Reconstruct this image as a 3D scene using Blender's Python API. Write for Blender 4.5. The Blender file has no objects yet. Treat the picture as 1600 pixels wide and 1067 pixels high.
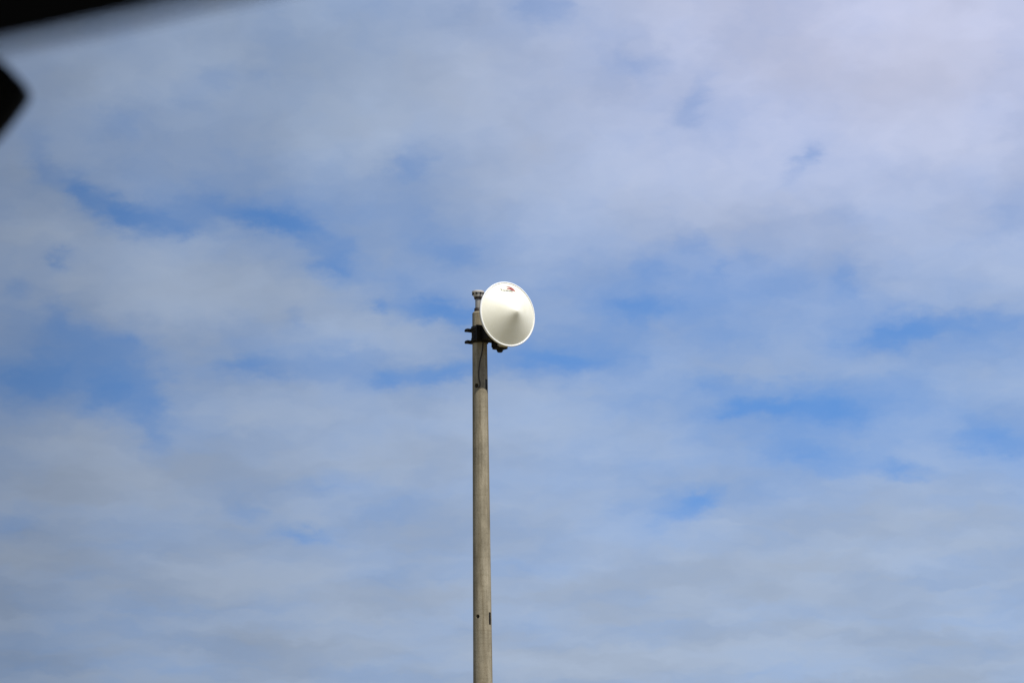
import bpy, bmesh, math, random
from mathutils import Vector, Matrix
random.seed(7)
S = bpy.context.scene
COL = S.collection
rad = math.radians
PI = math.pi

# ------------------------------------------------------------------ helpers
def obj(name, bm, mat, parent=None, smooth=True, mats=None):
    me = bpy.data.meshes.new(name)
    bmesh.ops.recalc_face_normals(bm, faces=bm.faces)
    bm.to_mesh(me); bm.free()
    for f in me.polygons: f.use_smooth = smooth
    for m in (mats or [mat]): me.materials.append(m)
    if smooth:
        try: me.set_sharp_from_angle(angle=rad(38))
        except Exception: pass
    o = bpy.data.objects.new(name, me); COL.objects.link(o)
    if parent: o.parent = parent
    return o

def thing(name, label, cat, loc=(0, 0, 0), rot=None):
    o = bpy.data.objects.new(name, None); COL.objects.link(o)
    o.location = loc
    if rot is not None: o.rotation_euler = rot
    o['label'] = label; o['category'] = cat
    o.empty_display_size = .2
    return o

def tag(o, label, cat): o['label'] = label; o['category'] = cat

def lathe(bm, prof, seg=48, mtx=None):
    """prof: list of (r, z). Closed at r == 0 ends."""
    rings = []
    for r, z in prof:
        if r < 1e-6: rings.append([bm.verts.new((0, 0, z))])
        else: rings.append([bm.verts.new((r*math.cos(2*PI*k/seg), r*math.sin(2*PI*k/seg), z)) for k in range(seg)])
    for a, b in zip(rings, rings[1:]):
        for k in range(seg):
            k2 = (k+1) % seg
            if len(a) == 1 and len(b) == 1: continue
            if len(a) == 1: bm.faces.new((a[0], b[k], b[k2]))
            elif len(b) == 1: bm.faces.new((a[k], b[0], a[k2]))
            else: bm.faces.new((a[k], b[k], b[k2], a[k2]))
    vs = [v for r in rings for v in r]
    if mtx is not None: bmesh.ops.transform(bm, matrix=mtx, verts=vs)
    return vs

def box(bm, x0, x1, y0, y1, z0, z1, bev=.003):
    t = bmesh.new()
    bmesh.ops.create_cube(t, size=1)
    bmesh.ops.scale(t, vec=(x1-x0, y1-y0, z1-z0), verts=t.verts)
    bmesh.ops.translate(t, vec=((x0+x1)/2, (y0+y1)/2, (z0+z1)/2), verts=t.verts)
    if bev: bmesh.ops.bevel(t, geom=t.edges[:], offset=bev, segments=2, affect='EDGES', profile=.5)
    me = bpy.data.meshes.new('tmp'); t.to_mesh(me); t.free(); bm.from_mesh(me); bpy.data.meshes.remove(me)

def tube(bm, pts, r, seg=10, caps=True):
    pts = [Vector(p) for p in pts]
    rings = []
    up = Vector((.123, .31, .94)).normalized()
    for i, p in enumerate(pts):
        d = (pts[min(i+1, len(pts)-1)] - pts[max(i-1, 0)]).normalized()
        a = d.cross(up); a = a.normalized() if a.length > 1e-4 else d.orthogonal().normalized()
        b = d.cross(a).normalized()
        rr = r(i/(len(pts)-1)) if callable(r) else r
        rings.append([bm.verts.new(p + (a*math.cos(2*PI*k/seg) + b*math.sin(2*PI*k/seg))*rr) for k in range(seg)])
    for A, B in zip(rings, rings[1:]):
        for k in range(seg): bm.faces.new((A[k], A[(k+1) % seg], B[(k+1) % seg], B[k]))
    if caps:
        bm.faces.new(rings[0]); bm.faces.new(rings[-1])

def smooth_path(pts, n=8):
    pts = [Vector(p) for p in pts]; out = []
    P = [pts[0]*2-pts[1]] + pts + [pts[-1]*2-pts[-2]]
    for i in range(1, len(P)-2):
        for k in range(n):
            t = k/n
            a, b, c, d = P[i-1], P[i], P[i+1], P[i+2]
            out.append(.5*((2*b) + (c-a)*t + (2*a-5*b+4*c-d)*t*t + (3*b-a-3*c+d)*t**3))
    out.append(pts[-1]); return out

def prism(bm, outline, thick, f):
    """outline 2D list -> two copies mapped with f(u, v, w) for w=0, thick, closed."""
    A = [bm.verts.new(f(u, v, 0)) for u, v in outline]
    B = [bm.verts.new(f(u, v, thick)) for u, v in outline]
    bm.faces.new(A); bm.faces.new(B[::-1])
    n = len(A)
    for k in range(n): bm.faces.new((A[k], B[k], B[(k+1) % n], A[(k+1) % n]))

# ------------------------------------------------------------------ materials
def mat(name, col, rough=.6, metal=0.0, spec=.5):
    m = bpy.data.materials.new(name); m.use_nodes = True
    b = m.node_tree.nodes['Principled BSDF']
    b.inputs['Base Color'].default_value = (*col, 1)
    b.inputs['Roughness'].default_value = rough
    b.inputs['Metallic'].default_value = metal
    b.inputs['Specular IOR Level'].default_value = spec
    return m

def varied(name, c1, c2, scale=(8, 8, 8), rough=.7, metal=0.0, detail=6, bump=0.0, lo=.3, hi=.7, spec=.4):
    m = mat(name, c1, rough, metal, spec); nt = m.node_tree; N = nt.nodes; L = nt.links
    tc = N.new('ShaderNodeTexCoord'); mp = N.new('ShaderNodeMapping'); mp.inputs['Scale'].default_value = scale
    nz = N.new('ShaderNodeTexNoise'); nz.inputs['Scale'].default_value = 1; nz.inputs['Detail'].default_value = detail
    nz.inputs['Roughness'].default_value = .65
    cr = N.new('ShaderNodeValToRGB')
    cr.color_ramp.elements[0].position = lo; cr.color_ramp.elements[0].color = (*c1, 1)
    cr.color_ramp.elements[1].position = hi; cr.color_ramp.elements[1].color = (*c2, 1)
    L.new(tc.outputs['Object'], mp.inputs['Vector']); L.new(mp.outputs[0], nz.inputs['Vector'])
    L.new(nz.outputs['Fac'], cr.inputs['Fac'])
    L.new(cr.outputs[0], N['Principled BSDF'].inputs['Base Color'])
    if bump:
        bp = N.new('ShaderNodeBump'); bp.inputs['Strength'].default_value = bump; bp.inputs['Distance'].default_value = .01
        L.new(nz.outputs['Fac'], bp.inputs['Height']); L.new(bp.outputs[0], N['Principled BSDF'].inputs['Normal'])
    return m

def concrete():
    m = mat('weathered_concrete', (.2, .17, .12), .88, 0, .25); nt = m.node_tree; N = nt.nodes; L = nt.links
    tc = N.new('ShaderNodeTexCoord')
    def noise(scale, detail, rough=.6):
        mp = N.new('ShaderNodeMapping'); mp.inputs['Scale'].default_value = scale
        nz = N.new('ShaderNodeTexNoise'); nz.inputs['Scale'].default_value = 1
        nz.inputs['Detail'].default_value = detail; nz.inputs['Roughness'].default_value = rough
        L.new(tc.outputs['Object'], mp.inputs['Vector']); L.new(mp.outputs[0], nz.inputs['Vector'])
        return nz.outputs['Fac']
    def ramp(fac, p0, c0, p1, c1):
        r = N.new('ShaderNodeValToRGB'); e = r.color_ramp.elements
        e[0].position = p0; e[0].color = (*c0, 1); e[1].position = p1; e[1].color = (*c1, 1)
        L.new(fac, r.inputs['Fac']); return r.outputs[0]
    def mult(a, b, f=1.0):
        x = N.new('ShaderNodeMix'); x.data_type = 'RGBA'; x.blend_type = 'MULTIPLY'; x.inputs[0].default_value = f
        L.new(a, x.inputs[6]); L.new(b, x.inputs[7]); return x.outputs[2]
    base = ramp(noise((26, 26, 1.3), 6), .32, POLE_A, .68, POLE_B)         # long vertical run-off streaks
    mott = ramp(noise((9, 9, 5), 7, .7), .3, (.66, .65, .61), .7, (1.14, 1.12, 1.06))   # blotches
    speck = ramp(noise((130, 130, 110), 3, .6), .36, (.62, .60, .56), .48, (1, 1, 1))   # pitting
    seam = ramp(noise((1.5, 1.5, 42), 3, .5), .34, (.86, .85, .82), .46, (1, 1, 1))     # faint casting rings
    c = mult(mult(mult(base, mott), speck, .7), seam, .8)
    L.new(c, N['Principled BSDF'].inputs['Base Color'])
    bp = N.new('ShaderNodeBump'); bp.inputs['Strength'].default_value = .35; bp.inputs['Distance'].default_value = .004
    L.new(noise((110, 110, 90), 4), bp.inputs['Height']); L.new(bp.outputs[0], N['Principled BSDF'].inputs['Normal'])
    return m

POLE_A, POLE_B = (.205, .172, .115), (.38, .342, .265)
M_con = concrete()
M_rad = varied('radome_fabric_white', (.80, .775, .63), (.86, .84, .71), (5, 5, 5), .5, lo=.35, hi=.65)
M_rim = varied('rim_white_paint', (.82, .82, .79), (.88, .88, .86), (12, 12, 12), .35)
M_refl = varied('reflector_light_grey', (.42, .40, .34), (.52, .50, .44), (10, 10, 10), .5)
M_dark = varied('dark_metal_and_hole_shade', (.004, .0035, .003), (.014, .011, .008), (30, 30, 30), .6, spec=.2)  # dark fittings, and the painted shade inside the mast holes
M_rust = varied('cable_sheath_brown', (.012, .007, .005), (.035, .019, .010), (30, 30, 30), .6)
M_galv = varied('galvanised_tube', (.26, .24, .21), (.44, .42, .38), (30, 30, 8), .45, .55)
M_cap = varied('cap_pale_metal', (.48, .44, .38), (.62, .58, .52), (40, 40, 40), .5, .1)
M_red = mat('logo_red', (.30, .055, .05), .5)
M_ink = mat('logo_grey_ink', (.075, .08, .06), .5)
M_grnd = varied('dry_grass_ground', (.12, .10, .04), (.19, .155, .07), (.35, .35, .35), .95, bump=.3, detail=9)
M_frit = mat('black_frit_enamel', (.006, .006, .006), .4, 0, .3)
M_blk = mat('black_plastic', (.004, .004, .004), .7, 0, .1)
M_lin = varied('headliner_cloth', (.05, .05, .052), (.075, .075, .078), (60, 60, 60), .95)
M_dash = varied('dashboard_grain', (.015, .015, .016), (.028, .028, .03), (200, 200, 200), .75)
M_mirr = mat('mirror_silver', (.6, .6, .62), .03, 1.0)
M_paint = mat('car_body_paint', (.05, .06, .075), .25, 0, .5)
M_tyre = mat('tyre_rubber', (.02, .02, .02), .85)
M_wheel = mat('wheel_alloy', (.5, .5, .52), .3, .9)

# ------------------------------------------------------------------ ground
bm = bmesh.new()
prev = None; centre = bm.verts.new((0, 0, 0)); rings = []
for r in (6, 14, 30, 70, 160, 400, 1000, 2500, 6000):
    ring = [bm.verts.new((r*math.cos(2*PI*k/72), r*math.sin(2*PI*k/72), 0)) for k in range(72)]
    for k in range(72):
        k2 = (k+1) % 72
        if prev is None: bm.faces.new((centre, ring[k], ring[k2]))
        else: bm.faces.new((prev[k], ring[k], ring[k2], prev[k2]))
    prev = ring
g = obj('ground', bm, M_grnd, smooth=False); g['kind'] = 'structure'

# ------------------------------------------------------------------ mast
PX, PY = -0.2972, 29.0                       # pole foot
def prad(z): return .06867 + (7.1398 - z)*(.08771-.06867)/(7.1398-4.0651)
TOP = 7.484
mast = thing('concrete_mast', 'tall tapering weathered concrete pole with a narrow metal tube and flanged cap on top', 'pole', (PX, PY, 0))
bm = bmesh.new()
prof = [(prad(0)-.035, -.8), (prad(0), -.8)]
for i in range(0, 31):
    z = (TOP-.012)*i/30; prof.append((prad(z), z))
prof += [(prad(TOP)-.010, TOP), (.030, TOP), (.030, TOP-.03)]
for i in range(30, -1, -3):
    z = (TOP-.06)*i/30; prof.append((prad(z)-.033, z))
prof.append((prad(0)-.035, -.8))
lathe(bm, prof, 64)
bmesh.ops.remove_doubles(bm, verts=bm.verts, dist=1e-5)
shaft = obj('shaft', bm, M_con, mast)
# climbing-peg holes: a small round hole and a tall slot a quarter turn apart, in pairs down the shaft
cut = bmesh.new()
def cutter(z, deg, w, h, rnd):
    th = rad(deg); r = prad(z)
    t = bmesh.new()
    if rnd: bmesh.ops.create_cone(t, cap_ends=True, segments=20, radius1=w/2, radius2=w/2, depth=.12)
    else:
        bmesh.ops.create_cube(t, size=1); bmesh.ops.scale(t, vec=(w, h, .12), verts=t.verts)
    # local z -> outward direction, y -> up
    out = Vector((math.sin(th), -math.cos(th), 0)); up = Vector((0, 0, 1)); sx = up.cross(out)
    mt = Matrix((sx, up, out)).transposed().to_4x4(); mt.translation = out*r + up*z
    bmesh.ops.transform(t, matrix=mt, verts=t.verts)
    bmesh.ops.recalc_face_normals(t, faces=t.faces)
    me = bpy.data.meshes.new('tmp'); t.to_mesh(me); t.free(); cut.from_mesh(me); bpy.data.meshes.remove(me)
for zc in (6.787, 4.665, 2.54):
    big = zc > 6
    cutter(zc-.003, -29, .042 if big else .037, .03, True)
    cutter(zc+(.012 if big else -.02), 57, .034, .095 if big else .112, False)
    cutter(zc, 151, .03, .03, True)
    cutter(zc, 237, .034, .10, False)
cme = bpy.data.meshes.new('cut'); cut.to_mesh(cme); cut.free()
co = bpy.data.objects.new('cut', cme); COL.objects.link(co); co.location = (PX, PY, 0)
md = shaft.modifiers.new('holes', 'BOOLEAN'); md.operation = 'DIFFERENCE'; md.object = co; md.solver = 'EXACT'
bpy.context.view_layer.update()
dg = bpy.context.evaluated_depsgraph_get()
newme = bpy.data.meshes.new_from_object(shaft.evaluated_get(dg))
shaft.modifiers.clear(); old = shaft.data; shaft.data = newme; newme.name = 'shaft'
if len(newme.materials) == 0: newme.materials.append(M_con)
for p in newme.polygons: p.material_index = 0; p.use_smooth = True
newme.set_sharp_from_angle(angle=rad(35))
bpy.data.objects.remove(co); bpy.data.meshes.remove(cme); bpy.data.meshes.remove(old)
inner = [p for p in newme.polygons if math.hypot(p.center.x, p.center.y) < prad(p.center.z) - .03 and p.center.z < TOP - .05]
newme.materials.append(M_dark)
for p in inner: p.material_index = 1  # shade of the hollow core painted onto its inner faces
for zc, h in ((6.799, .089), (4.645, .106), (2.54, .094)):            # added black blocks that stand in for the shade inside the tall slots
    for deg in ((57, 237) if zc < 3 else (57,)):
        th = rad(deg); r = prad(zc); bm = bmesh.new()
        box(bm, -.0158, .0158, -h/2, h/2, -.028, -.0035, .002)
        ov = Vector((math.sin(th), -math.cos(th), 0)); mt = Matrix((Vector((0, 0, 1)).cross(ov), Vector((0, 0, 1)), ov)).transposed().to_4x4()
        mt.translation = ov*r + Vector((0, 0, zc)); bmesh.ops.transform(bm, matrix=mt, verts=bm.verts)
        obj('slot_shade_block', bm, M_dark, mast)
# tube and cap
TX = -.011
bm = bmesh.new()
lathe(bm, [(0, TOP-.05), (.0275, TOP-.05), (.0275, 7.622), (0, 7.622)], 32)
o = obj('top_tube', bm, M_galv, mast); o.location.x = TX
bm = bmesh.new()
lathe(bm, [(.0285, TOP-.001), (.037, TOP-.001), (.037, TOP+.034), (.034, TOP+.038), (.0285, TOP+.038)], 32)
o = obj('lower_collar', bm, M_rust, mast); o.location.x = TX
bm = bmesh.new()
lathe(bm, [(.0285, 7.607), (.035, 7.607), (.037, 7.611), (.037, 7.628), (.0285, 7.628)], 32)
o = obj('upper_collar', bm, M_rust, mast); o.location.x = TX
bm = bmesh.new()
lathe(bm, [(0, 7.626), (.040, 7.626), (.046, 7.640), (.050, 7.660), (.057, 7.664), (.058, 7.670), (.057, 7.680), (.05, 7.684), (0, 7.686)], 40)
cap = obj('cap_flange', bm, M_cap, mast); cap.location.x = TX
for k in range(8):
    a = rad(k*45-62)
    bm = bmesh.new()
    lathe(bm, [(0, -.008), (.0085, -.008), (.0085, .010), (.004, .013), (0, .013)], 6,
          Matrix.Translation((.050*math.cos(a), .050*math.sin(a), 7.655)))
    obj('bolt', bm, M_dark, cap)

# ------------------------------------------------------------------ dish antenna
n = Vector((.5588, -.8293, 0)).normalized(); lat = Vector((-n.y, n.x, 0)); upv = Vector((0, 0, 1))
T_, L_ = .30, .110
dc = Vector((PX, PY, 0)) + n*T_ + lat*L_; dc.z = 7.422
Mx = Matrix((lat, upv, n)).transposed()
dish = thing('dish_antenna', 'round white dish with a cone shaped cover, clamped near the concrete pole top',
             'antenna', dc, Mx.to_euler())
RC, HC = .2935, .167
def cone_z(r): return HC*(1 - r/RC)
bm = bmesh.new()
lathe(bm, [(RC, -.006)] + [(RC*(1-t), HC*t) for t in [i/24 for i in range(0, 23)]] + [(.019, cone_z(.0205)), (.010, HC-.0075), (0, HC-.004)], 96)
radome = obj('radome', bm, M_rad, dish)
bm = bmesh.new()
ring = [(.2945 + .0085*math.cos(a), .0095*math.sin(a)-.001) for a in [2*PI*k/14 for k in range(15)]]
lathe(bm, ring, 96)
lathe(bm, [(.289, -.008), (.297, -.006), (.296, -.018), (.286, -.026)], 96)
bmesh.ops.remove_doubles(bm, verts=bm.verts, dist=1e-5)
obj('rim', bm, M_rim, dish)
bm = bmesh.new()
lathe(bm, [(r, -.026-.088*(1-(r/.293)**2)) for r in [.293*i/16 for i in range(16, -1, -1)]], 64)
obj('reflector', bm, M_refl, dish)
ax, az = -L_, -T_                                   # pole axis in the dish frame
ylo, yhi = -.234, -.077
# clamp sleeve hugging the pole
bm = bmesh.new()
rr = prad(7.26)
mt = Matrix.Translation((ax, 0, az)) @ Matrix.Rotation(-PI/2, 4, 'X')
lathe(bm, [(rr+.003, ylo), (rr+.009, ylo), (rr+.011, ylo+.004), (rr+.011, ylo+.05), (rr+.007, ylo+.055), (rr+.007, yhi-.055),
           (rr+.011, yhi-.05), (rr+.011, yhi-.004), (rr+.009, yhi), (rr+.001, yhi)], 48, mt)
clamp = obj('pole_clamp', bm, M_dark, dish)
bm = bmesh.new()
for yc in (-.103, -.213):                           # rear clamp bars, one per level
    box(bm, ax-.098, ax+.098, yc-.014, yc+.014, az-rr-.030, az-rr-.009)
    box(bm, ax-.098, ax-.070, yc-.014, yc+.014, az-rr-.009, az-rr+.012)
    box(bm, ax+.070, ax+.098, yc-.014, yc+.014, az-rr-.009, az-rr+.012)
obj('clamp_bar', bm, M_dark, clamp)
for yc, ln in ((-.103, .100), (-.213, .110)):
    for sx in (-.085, .085):
        bm = bmesh.new()
        tube(bm, [(ax+sx, yc, az+.105), (ax+sx, yc, az-ln)], .0065, 10)
        for zz in (az-rr-.034, az+.09):
            lathe(bm, [(0, -.007), (.0135, -.007), (.0135, .007), (0, .007)], 6, Matrix.Translation((ax+sx, yc, zz)))
        obj('threaded_rod', bm, M_dark, clamp)
bm = bmesh.new()                                    # yoke between clamp and reflector back
box(bm, ax-.092, ax+.10, ylo+.002, yhi-.002, az+rr+.004, az+rr+.026, .004)
box(bm, ax-.05, ax+.13, ylo+.012, yhi-.01, az+rr+.026, -.072, .006)
box(bm, ax+.04, ax+.165, ylo+.004, ylo+.05, az+.06, -.055, .005)
obj('mount_yoke', bm, M_dark, dish)
bm = bmesh.new()                                    # feed unit hung under the reflector
box(bm, -.045, .045, -.292, -.262, -.150, -.035, .008)
obj('feed_arm', bm, M_refl, dish)
bm = bmesh.new()
box(bm, -.062, -.022, -.288, -.20, -.185, -.105, .008)
box(bm, -.055, .058, -.304, -.284, -.180, -.085, .006)
lathe(bm, [(0, -.333), (.018, -.333), (.026, -.327), (.030, -.313), (.034, -.303), (0, -.303)], 20,
      Matrix.Translation((0, 0, -.132)) @ Matrix.Rotation(-PI/2, 4, 'X'))
obj('feed_unit', bm, M_dark, dish)

# printed mark high on the cone: red swoosh with a line of small grey letters under its left end
def on_cone(u, v, w):
    r = math.hypot(u, v); k = .0009 + w
    return Vector((u*(1+k*.5/max(r, .01)), v*(1+k*.5/max(r, .01)), cone_z(r) + k*.87))
def patch(bm, outline):
    prism(bm, outline, .0009, on_cone)
LOGO_U, LOGO_V = .004, .225
bm = bmesh.new()
def crescent(u0, v0, pts_top, pts_bot):
    for i in range(len(pts_top)-1):
        patch(bm, [(u0+pts_bot[i][0], v0+pts_bot[i][1]), (u0+pts_bot[i+1][0], v0+pts_bot[i+1][1]),
                   (u0+pts_top[i+1][0], v0+pts_top[i+1][1]), (u0+pts_top[i][0], v0+pts_top[i][1])])
tp = [(-.030, .0265), (-.010, .0300), (.012, .0290), (.032, .0220), (.048, .0090), (.058, -.010)]
bt = [(-.034, .0250), (-.014, .0215), (.006, .0150), (.022, .0060), (.038, -.0060), (.053, -.020)]
crescent(LOGO_U, LOGO_V, tp, bt)
tp = [(-.034, .0065), (-.014, .0130), (.006, .0118), (.022, .0025), (.036, -.009)]
bt = [(-.037, -.001), (-.016, -.001), (.002, -.002), (.017, -.0085), (.033, -.0155)]
crescent(LOGO_U, LOGO_V, tp, bt)
lg = obj('printed_emblem', bm, M_red, radome, smooth=False)
bm = bmesh.new()
u = -.100
def bar(u0, u1, v0, v1): patch(bm, [(LOGO_U+u0, LOGO_V+v0), (LOGO_U+u1, LOGO_V+v0), (LOGO_U+u1, LOGO_V+v1), (LOGO_U+u0, LOGO_V+v1)])
base = -.024
bar(u, u+.005, base, base+.022); bar(u+.005, u+.013, base+.0175, base+.022); bar(u+.005, u+.012, base+.008, base+.012); bar(u+.012, u+.017, base, base+.011)
u += .024
for k in range(7):                                   # a run of small rounded letters, too far away to read
    bar(u, u+.0036, base, base+.0135)
    if k % 3 != 1: bar(u+.0036, u+.0085, base+.0100, base+.0135)
    if k % 2 == 0: bar(u+.0036, u+.0085, base, base+.0035)
    bar(u+.0085, u+.0115, base, base+(.0135 if k % 3 else .009))
    u += .0140
obj('printed_letters', bm, M_ink, radome, smooth=False)

# ------------------------------------------------------------------ cable down the pole face into the peg hole
cpts = []
for px_, z, lift in ((5.5, 7.205, .016), (5.0, 7.15, .012), (3.2, 7.08, .007), (.6, 7.02, .006), (-1.2, 6.95, .006), (-2.0, 6.89, .006), (-1.4, 6.84, .006), (.1, 6.805, .006), (-.4, 6.776, .006), (-2.6, 6.766, .007), (-4.6, 6.775, .002), (-5.4, 6.783, -.03)):
    x = px_*.0059; r = prad(z); y = -math.sqrt(r*r-x*x) - lift
    cpts.append((x, y, z-6.785))
bm = bmesh.new(); tube(bm, smooth_path(cpts, 8), .0046, 10)
cab = obj('cable', bm, M_rust); cab.location = (PX, PY, 6.785)
tag(cab, 'thin dark cable bowing down the pole from the dish bracket', 'cable')

# ------------------------------------------------------------------ car round the camera
PSI = rad(27)
EYE = Vector((.437, 0, 1.2))
car = thing('car', 'blurred dark car interior at upper left, dotted black windscreen edge above a mirror tip', 'car')
Rc = Matrix.Rotation(-PSI, 3, 'Z')
off = Rc @ Vector((EYE.x, EYE.y, 0))
car.location = (-off.x, -off.y, .0); car.rotation_euler = (0, 0, -PSI)
HZ = 1.3805
def hdr(x):                                          # lower edge of the solid frit on the glass
    return Vector((x, .487 - .45*x*x, HZ - .01*x*x))
SL = Vector((0, math.cos(rad(31)), -math.sin(rad(31))))
NRM = Vector((0, math.sin(rad(31)), math.cos(rad(31))))
# frit band: solid strip plus fading rows of dots printed on the inner face of the glass
bm = bmesh.new()
NX = 60
rows = []
for i in range(NX+1):
    x = -.58 + 1.16*i/NX
    h = hdr(x)
    rows.append([bm.verts.new(h + SL*s + NRM*q) for s, q in ((-.07, -.0004), (-.0047, -.0004), (-.0047, -.0001), (-.07, -.0001))])
for a, b in zip(rows, rows[1:]):
    for k in range(4): bm.faces.new((a[k], a[(k+1) % 4], b[(k+1) % 4], b[k]))
bm.faces.new(rows[0]); bm.faces.new(rows[-1][::-1])
P = .00125
for j, (s, r) in enumerate(((-.0041, .00060), (-.0030, .00057), (-.0019, .00053), (-.0008, .00048), (.0003, .00042), (.0014, .00030))):
    x = -.56 + (P/2 if j % 2 else 0)
    while x < .56:
        h = hdr(x) + SL*s - NRM*.0003
        a = [bm.verts.new(h + Vector((r*math.cos(2*PI*k/6), 0, 0)) + SL*(r*math.sin(2*PI*k/6))) for k in range(6)]
        bm.faces.new(a); x += P
obj('windscreen_frit', bm, M_frit, car, smooth=False)
# mirror: pointed rounded housing, silvered glass facing the seats, stem to the header
MW = .118
mc = Vector((-.4232, .0, 0)) + Vector((EYE.x, 0, 0))  # car frame x of mirror centre
out = []
half = [(-MW, 0), (-MW+.0006, .0013), (-MW+.0036, .0044), (-MW+.010, .0094), (-MW+.020, .0158), (-MW+.036, .0228), (-MW+.06, .0275), (0, .030)]
top = half + [(-u, v) for u, v in half[-2::-1]]
outl = top + [(u, -v) for u, v in top[-2:0:-1]]
MIR = Matrix.Translation((mc.x, .42, 1.3503)) @ Matrix.Rotation(rad(0), 4, 'Z')
mirror = bpy.data.objects.new('rear_view_mirror', None)
bm = bmesh.new()
layers = [(.0, .985), (-.0015, 1.0), (.006, 1.0), (.020, .93), (.032, .72)]
rgs = []
for d, sc in [(.0035, .955), (-.0005, .965), (-.0015, .985), (.002, 1.0), (.006, .985), (.012, .93), (.020, .80)]:
    rgs.append([bm.verts.new(MIR @ Vector((u*sc, d, v*sc))) for u, v in outl])
for a, b in zip(rgs, rgs[1:]):
    for k in range(len(a)): bm.faces.new((a[k], a[(k+1) % len(a)], b[(k+1) % len(a)], b[k]))
bm.faces.new(rgs[-1])
bpy.data.objects.remove(mirror)
mirror = obj('rear_view_mirror', bm, M_blk, car)
bm = bmesh.new(); prism(bm, [(u*.953, v*.95) for u, v in outl], .002, lambda u, v, w: MIR @ Vector((u, .001+w, v)))
obj('mirror_glass', bm, M_mirr, mirror, smooth=False)
bm = bmesh.new()
tube(bm, smooth_path([(mc.x, .436, 1.350), (mc.x, .462, 1.360), (mc.x, .484, 1.381)], 6), .009, 12)
obj('mirror_stem', bm, M_blk, mirror)
# roof with headliner
bm = bmesh.new()
def roofpt(i, j, t):
    s = j/20; x = -.60 + 1.20*i/16
    y0 = hdr(x).y - .035
    y = y0 + (-1.45 - y0)*s
    crown = .055*math.sin(PI*min(1, .12+s*.86)) - .045*(x/.6)**2
    return (x, y, HZ + .018 + crown + t)
V0 = [[bm.verts.new(roofpt(i, j, 0)) for i in range(17)] for j in range(21)]
V1 = [[bm.verts.new(roofpt(i, j, .035)) for i in range(17)] for j in range(21)]
for V in (V0, V1):
    for j in range(20):
        for i in range(16): bm.faces.new((V[j][i], V[j][i+1], V[j+1][i+1], V[j+1][i]))
for j in range(20):
    for i in (0, 16): bm.faces.new((V0[j][i], V0[j+1][i], V1[j+1][i], V1[j][i]))
for i in range(16):
    for j in (0, 20): bm.faces.new((V0[j][i], V0[j][i+1], V1[j][i+1], V1[j][i]))
bmesh.ops.recalc_face_normals(bm, faces=bm.faces)
for f in bm.faces: f.material_index = 0 if f.normal.z < -.3 else 1
obj('roof', bm, None, car, mats=[M_lin, M_paint])
for sx in (-1, 1):                                   # roof pillars
    for pts in ([(.755, 1.22, .90), (.69, .88, 1.17), (.605, .40, 1.385)],
                [(.80, -.45, .90), (.72, -.45, 1.2), (.615, -.43, 1.42)],
                [(.77, -2.0, .92), (.69, -1.75, 1.2), (.60, -1.42, 1.40)]):
        bm = bmesh.new(); tube(bm, smooth_path([(sx*a, b, c) for a, b, c in pts], 6), .032, 12)
        obj('roof_pillar', bm, M_paint, car)
bm = bmesh.new()                                     # dashboard, below the line of sight
prism(bm, [(.72, .60), (.70, .84), (.78, .90), (1.22, .925), (1.26, .60)], 1.44, lambda u, v, w: Vector((-.72+w, u, v)))
bmesh.ops.bevel(bm, geom=[e for e in bm.edges], offset=.02, segments=3, affect='EDGES')
obj('dashboard', bm, M_dash, car)
# body sides, bonnet, tail, floor
bm = bmesh.new()
def arch(cx, r=.36):
    return [(cx + r*math.cos(a), .30 + r*math.sin(a)) for a in [PI - PI*k/14 for k in range(15)]]
side = [(-2.25, .30), (-2.3, .55), (-2.22, .88), (-1.95, .93), (1.15, .92), (1.9, .80), (2.25, .66), (2.3, .42), (2.2, .30)]
side = side + [(x, z) for x, z in reversed(arch(1.45))] + [(x, z) for x, z in reversed(arch(-1.4))]
for sx in (-1, 1):
    prism(bm, side, .07, lambda u, v, w, sx=sx: Vector((sx*(.86-w - .05*max(0, v-.6)/.3), u, v)))
for a, b in (((1.18, .935), (1.9, .815)), ((1.9, .815), (2.25, .68)), ((2.25, .68), (2.31, .42)), ((2.31, .42), (2.2, .26)),
             ((-1.95, .935), (-2.24, .89)), ((-2.24, .89), (-2.32, .55)), ((-2.32, .55), (-2.24, .26)), ((2.2, .26), (-2.24, .26))):
    prism(bm, [(-.80, 0), (.80, 0), (.80, 1), (-.80, 1)], .03,
          lambda u, v, w, a=a, b=b: Vector((u, a[0]+(b[0]-a[0])*v, a[1]+(b[1]-a[1])*v - w)))
obj('body', bm, M_paint, car)
for sx in (-1, 1):
    for yc in (1.45, -1.4):
        mt = Matrix.Translation((sx*.76, yc, .31)) @ Matrix.Rotation(sx*PI/2, 4, 'Y')
        bm = bmesh.new()
        lathe(bm, [(.2, -.09), (.29, -.095), (.31, -.07), (.31, .07), (.29, .095), (.2, .09), (.2, -.09)], 40, mt)
        ty = obj('wheel', bm, M_tyre, car)
        bm = bmesh.new(); lathe(bm, [(0, .04), (.05, .05), (.17, .02), (.198, .085), (.198, -.08), (0, -.06)], 40, mt)
        obj('rim', bm, M_wheel, ty)

# ------------------------------------------------------------------ camera
PITCH, ROLL, FPX = 11.7, -.65, 5022.0
cam = bpy.data.cameras.new('camera'); camo = bpy.data.objects.new('camera', cam); COL.objects.link(camo)
CM = Matrix.Rotation(rad(90+PITCH), 4, 'X') @ Matrix.Rotation(rad(ROLL), 4, 'Z')
camo.matrix_world = Matrix.Translation((0, 0, 1.2)) @ CM
cam.sensor_width = 22.3; cam.lens = 22.3*FPX/1600
cam.clip_start = .02; cam.clip_end = 20000
cam.dof.use_dof = True; cam.dof.focus_distance = 29.8; cam.dof.aperture_fstop = cam.lens/2.9
S.camera = camo

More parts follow.
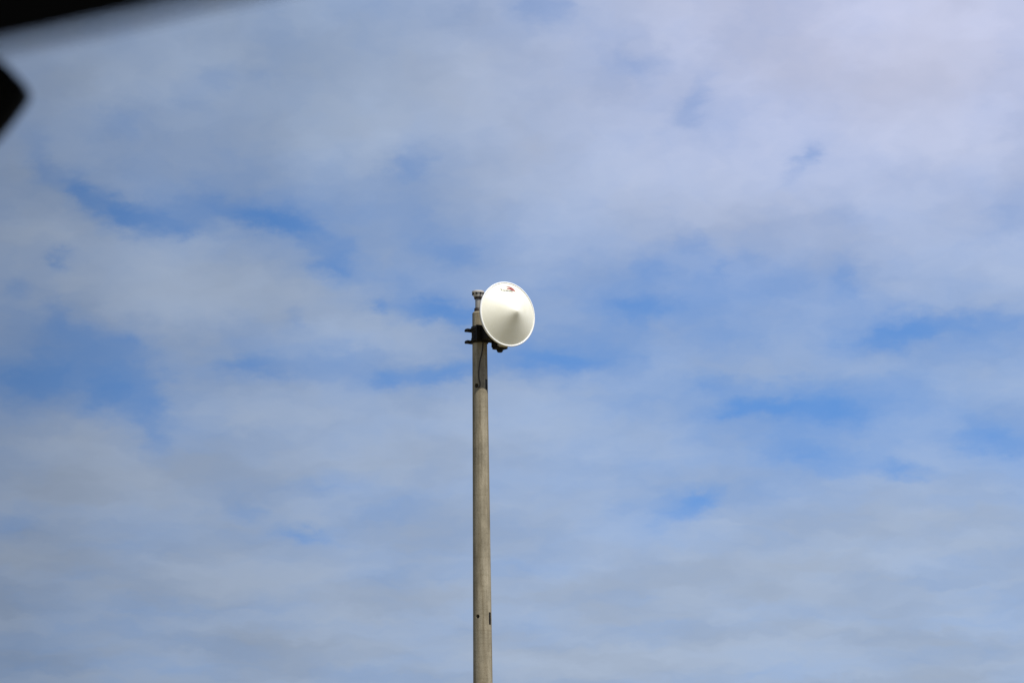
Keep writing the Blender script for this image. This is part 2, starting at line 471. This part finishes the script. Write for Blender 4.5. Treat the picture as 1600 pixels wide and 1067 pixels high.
# ------------------------------------------------------------------ light: sun + sky with cloud sheets
SUN_EL = 58.5; sh = Vector((.59, -.807)).normalized()
sdir = Vector((sh.x*math.cos(rad(SUN_EL)), sh.y*math.cos(rad(SUN_EL)), math.sin(rad(SUN_EL))))
sun = bpy.data.lights.new('sun', 'SUN'); sun.energy = 4.8; sun.angle = rad(.53); sun.color = (1, .955, .87)
so = bpy.data.objects.new('sun', sun); COL.objects.link(so)
so.rotation_euler = sdir.to_track_quat('Z', 'Y').to_euler(); so.location = (0, 0, 60)

W = bpy.data.worlds.new('World'); S.world = W; W.use_nodes = True
nt = W.node_tree; N = nt.nodes; L = nt.links; N.clear()
out = N.new('ShaderNodeOutputWorld'); bg = N.new('ShaderNodeBackground'); bg.inputs['Strength'].default_value = .1
L.new(bg.outputs[0], out.inputs['Surface'])
sky = N.new('ShaderNodeTexSky'); sky.sky_type = 'NISHITA'; sky.sun_disc = False
sky.sun_elevation = rad(SUN_EL); sky.sun_rotation = math.atan2(sh.x, sh.y)
sky.altitude = 0; sky.air_density = 1.0; sky.dust_density = .3; sky.ozone_density = 2.0
def val(x, sock):
    if isinstance(x, (int, float)): sock.default_value = x
    else: L.new(x, sock)
def mth(op, a, b=None, c=None, clamp=False):
    m = N.new('ShaderNodeMath'); m.operation = op; m.use_clamp = clamp
    for i, v in enumerate((a, b, c)):
        if v is not None: val(v, m.inputs[i])
    return m.outputs[0]
def vmth(op, a, b=None):
    m = N.new('ShaderNodeVectorMath'); m.operation = op
    for i, v in enumerate((a, b)):
        if v is None: continue
        if isinstance(v, tuple): m.inputs[i].default_value = v
        else: L.new(v, m.inputs[i])
    return m
def mixc(f, a, b):
    x = N.new('ShaderNodeMix'); x.data_type = 'RGBA'; x.clamp_factor = True
    val(f, x.inputs[0])
    for v, s in ((a, x.inputs[6]), (b, x.inputs[7])):
        if isinstance(v, tuple): s.default_value = (*v, 1)
        else: L.new(v, s)
    return x.outputs[2]
def remap(x, a, b, c, d, smooth=True):
    m = N.new('ShaderNodeMapRange'); m.interpolation_type = 'SMOOTHSTEP' if smooth else 'LINEAR'; m.clamp = True
    L.new(x, m.inputs[0])
    for i, v in enumerate((a, b, c, d)): m.inputs[1+i].default_value = v
    return m.outputs[0]
DEG = 180/PI
tc = N.new('ShaderNodeTexCoord'); sp = N.new('ShaderNodeSeparateXYZ'); L.new(tc.outputs['Generated'], sp.inputs[0])
L.new(vmth('NORMALIZE', vmth('ADD', tc.outputs['Generated'], (0, 0, .22)).outputs[0]).outputs[0], sky.inputs[0])
AZ = mth('MULTIPLY', mth('ARCTAN2', sp.outputs[0], sp.outputs[1]), DEG*.98)
EL = mth('MULTIPLY', mth('ARCSINE', sp.outputs[2]), DEG)
cv = N.new('ShaderNodeCombineXYZ'); L.new(AZ, cv.inputs[0]); L.new(EL, cv.inputs[1])
PV = cv.outputs[0]
def noise(vec, sx, sy, detail=4, rough=.5, off=0.0, color=False):
    mp = N.new('ShaderNodeMapping'); mp.inputs['Scale'].default_value = (sx, sy, 1); mp.inputs['Location'].default_value = (off, off*.7, off*1.3)
    L.new(vec, mp.inputs['Vector'])
    z = N.new('ShaderNodeTexNoise'); z.inputs['Scale'].default_value = 1; z.inputs['Detail'].default_value = detail; z.inputs['Roughness'].default_value = rough
    L.new(mp.outputs[0], z.inputs['Vector'])
    return z.outputs['Color' if color else 'Fac']
w1 = vmth('MULTIPLY', vmth('SUBTRACT', noise(PV, .55, 1.0, 2, .5, 3.1, True), (.5, .5, .5)).outputs[0], (.7, .36, 0))
w2 = vmth('MULTIPLY', vmth('SUBTRACT', noise(PV, 1.9, 3.6, 5, .6, 9.7, True), (.5, .5, .5)).outputs[0], (.85, .48, 0))
WV = vmth('ADD', vmth('ADD', PV, w1.outputs[0]).outputs[0], w2.outputs[0]).outputs[0]

def deg_of(px, py):
    d = CM.to_3x3() @ Vector(((px-800)/FPX, (533.5-py)/FPX, -1)); d.normalize()
    return math.atan2(d.x, d.y)*DEG*.98, math.asin(d.z)*DEG
# cloud sheet: where the sheet thins (negative) and thickens (positive); direction, spread and tilt of each patch
CLOUDS = [
 # gaps, left
 (70,258,28,18,30,-.28),(120,295,22,20,50,-.46),(175,328,60,18,28,-.44),(235,338,50,15,8,-.48),(288,356,26,11,0,-.42),(350,328,120,20,4,-.36),(425,347,46,12,10,-.50),
 (485,370,40,16,35,-.34),(535,398,30,22,40,-.30),(515,424,24,14,20,-.40),(300,300,220,40,8,-.20),
 (180,200,38,22,0,-.30),(205,180,24,14,0,-.14),(60,225,24,16,30,-.18),
 (582,480,14,11,0,-.42),(655,486,60,14,4,-.46),(722,497,40,13,8,-.46),(620,450,60,20,20,-.14),
 (90,585,90,30,0,-.50),(200,590,50,40,10,-.46),(165,625,34,24,0,-.36),(235,640,24,36,20,-.38),(60,545,90,25,0,-.26),(30,610,50,30,0,-.3),(250,690,18,24,-10,-.26),(290,660,60,40,0,-.12),
 (100,520,70,16,10,-.28),(205,528,26,10,0,-.26),(460,498,14,18,0,-.22),
 (370,572,50,12,-5,-.38),(460,578,80,14,0,-.24),(630,592,60,14,-6,-.50),(600,590,24,12,0,-.20),(715,578,40,11,-8,-.36),(540,560,120,16,4,-.16),
 (80,408,14,11,0,-.38),(25,450,26,16,0,-.30),(92,488,14,26,-20,-.24),(300,162,18,14,0,-.20),(345,122,22,14,0,-.18),(405,120,20,12,0,-.16),
 (475,833,32,12,14,-.46),(388,795,30,14,12,-.34),(25,828,40,18,-8,-.38),(600,802,50,16,0,-.24),(490,760,50,16,0,-.22),(200,855,80,14,0,-.16),
 (720,405,30,16,0,-.26),(700,385,50,18,0,-.12),
 (1150,455,340,60,0,-.19),(1250,640,280,64,0,-.19),(900,500,160,50,0,-.08),
 # gaps, right of the dish
 (880,562,95,19,2,-.62),(1000,482,55,15,0,-.42),(1010,510,18,18,0,-.22),(900,530,130,30,0,-.22),(1015,430,20,25,0,-.16),
 (1395,523,70,12,-6,-.40),(1510,502,100,15,0,-.34),(1490,535,140,30,0,-.30),
 (1310,642,60,24,8,-.44),(1180,640,60,11,-3,-.45),(1110,598,45,14,0,-.30),(1240,620,180,35,0,-.12),(1130,535,50,16,0,-.2),
 (1105,775,26,14,-30,-.42),(1065,805,40,24,-30,-.38),(1010,790,70,25,0,-.14),
 (1420,736,48,13,10,-.45),(1550,680,60,28,10,-.45),(1265,712,60,22,10,-.22),(1340,720,90,24,0,-.16),
 (640,250,26,24,0,-.34),(1090,155,36,20,-50,-.26),(990,108,65,20,5,-.22),(865,15,30,22,0,-.24),(1265,246,16,16,-50,-.34),(1240,275,24,10,-40,-.14),
 (1325,435,18,36,0,-.26),(1080,385,28,18,0,-.26),(1160,400,20,13,0,-.22),(1122,415,12,10,0,-.14),(1290,345,40,18,0,-.14),(1560,330,25,25,0,-.16),
 (980,925,60,14,0,-.2),(1450,890,40,20,0,-.18),(1290,1040,110,14,0,-.24),(830,1000,40,12,0,-.1),(960,1000,120,12,0,-.16),
 (30,1000,80,40,0,-.2),(330,1020,90,18,0,-.16),(830,880,60,12,0,-.12),(470,930,40,10,0,-.08),
 # thick patches
 (560,215,80,40,0,.22),(340,450,150,48,5,.34),(250,480,90,40,0,.16),(160,110,110,45,0,.20),(640,130,130,60,0,.20),(880,270,160,60,0,.20),
 (1080,280,120,50,0,.16),(1400,60,210,90,0,.30),(1450,220,150,60,0,.16),(120,700,130,50,10,.34),(100,770,120,30,0,.18),(420,640,130,32,0,.30),(590,715,150,30,0,.28),
 (330,745,110,40,0,.18),(760,650,150,40,0,.16),(600,930,140,22,0,.24),(430,900,120,30,0,.14),(1240,890,150,34,0,.30),(1460,820,120,50,0,.18),(1000,1000,160,30,0,.20),(960,1035,90,14,0,.12),
 (640,520,70,26,10,.20),(550,510,80,24,0,.14),(60,366,80,20,0,.26),(120,440,40,20,0,.10),(760,150,110,60,0,.16),(470,470,70,30,12,.16),(930,690,130,30,0,.14),(1250,580,110,16,0,.18),(1180,350,200,40,0,.12),(1500,420,120,40,0,.12),
 (100,880,160,24,0,.14),(1100,880,60,16,0,.10),(450,1000,120,14,0,.08),
]
K = DEG/FPX
acc = None
sn = N.new('ShaderNodeSeparateXYZ'); L.new(WV, sn.inputs[0])
cn = N.new('ShaderNodeCombineXYZ'); L.new(sn.outputs[0], cn.inputs[0])
L.new(mth('MULTIPLY', mth('LOGARITHM', mth('MAXIMUM', sn.outputs[1], .5), 2.71828), 14.0), cn.inputs[1])   # the sheet foreshortens towards the horizon
NV = cn.outputs[0]
n1 = noise(NV, .27, .40, 4, .5, 21.0)
n2 = noise(NV, .80, 1.20, 4, .5, 5.5)
n3 = noise(NV, 2.6, 3.4, 4, .55, 41.0)
low = remap(EL, 5.5, 11, .30, 0)
n4 = noise(WV, .26, 1.9, 3, .5, 77.0)                  # long flat bands low down
low = mth('ADD', low, mth('MULTIPLY', mth('MULTIPLY_ADD', n4, .9, -.45), remap(EL, 6, 11.5, .85, 0)))                       # towards the horizon the sheet is seen edge-on: more cover, long streaks
acc = mth('MULTIPLY_ADD', n1, .60, .62-.30)
acc = mth('ADD', acc, mth('MULTIPLY_ADD', n2, .44, -.22))
acc = mth('ADD', acc, mth('MULTIPLY_ADD', n3, .14, -.07))
acc = mth('ADD', acc, low)
acc = mth('ADD', acc, remap(EL, 12.5, 16, 0, .09))
sw = N.new('ShaderNodeSeparateXYZ'); L.new(WV, sw.inputs[0])
for (px, py, sx, sy, rot, amp) in CLOUDS:
    a, e = deg_of(px, py)
    # carrying the running sum in z makes the patches evaluate one after another (keeps the shader stack small)
    cz = N.new('ShaderNodeCombineXYZ'); L.new(sw.outputs[0], cz.inputs[0]); L.new(sw.outputs[1], cz.inputs[1]); L.new(acc, cz.inputs[2])
    mp = N.new('ShaderNodeMapping'); mp.vector_type = 'TEXTURE'
    mp.inputs['Location'].default_value = (a, e, 0); mp.inputs['Rotation'].default_value = (0, 0, -rad(rot))
    mp.inputs['Scale'].default_value = (sx*K*1.22, sy*K*1.22, 1e6)
    L.new(cz.outputs[0], mp.inputs['Vector'])
    d = vmth('DOT_PRODUCT', mp.outputs[0], mp.outputs[0]).outputs['Value']
    gq = mth('POWER', .36788, d)
    acc = mth('MULTIPLY_ADD', gq, amp*(.89 if amp < 0 else 1), acc)
cover = remap(acc, -.26, 1.22, 0, 1)
# clear air: Nishita blue, tinted to the deep polarised blue of the photograph
tint = vmth('MULTIPLY', sky.outputs[0], (.92, 1.36, 1.80)).outputs[0]
# the sheet is brighter towards the right and palest high up on the right
side_l = remap(AZ, -4, 6, 0, 1)
lift_ = remap(EL, 10.5, 17, 0, 1)
cl2 = mixc(mth('MULTIPLY', lift_, side_l), (4.02, 4.95, 6.6), (5.75, 6.1, 8.0))
shade = remap(noise(NV, .36, .62, 3, .5, 63.0), .28, .72, .89, 1.07)
sv = N.new('ShaderNodeCombineXYZ')
for k in range(3): L.new(shade, sv.inputs[k])
cl2 = vmth('MULTIPLY', cl2, sv.outputs[0]).outputs[0]
cl2 = mixc(remap(EL, 5.5, 10, 1, 0), cl2, vmth('MULTIPLY', cl2, (.95, .945, .93)).outputs[0])
mixd = mixc(cover, tint, cl2)
br = N.new('ShaderNodeValToRGB'); br.color_ramp.interpolation = 'EASE'
e = br.color_ramp.elements
e[0].position = 0; e[0].color = (.62,)*3 + (1,); e[1].position = 1; e[1].color = (1.0,)*3 + (1,)
for p, v in ((.22, .79), (.40, .91), (.58, .98)):
    q = e.new(p); q.color = (v, v, v, 1)
L.new(remap(AZ, -9.4, 9.4, 0, 1, False), br.inputs['Fac'])
final = vmth('MULTIPLY', mixd, br.outputs[0]).outputs[0]
L.new(final, bg.inputs['Color'])
W.cycles.sampling_method = 'MANUAL'; W.cycles.sample_map_resolution = 512

S.render.engine = 'CYCLES'
S.cycles.use_adaptive_sampling = False
S.cycles.use_denoising = True
S.view_settings.view_transform = 'Standard'; S.view_settings.look = 'None'
S.view_settings.exposure = 0; S.view_settings.gamma = 1
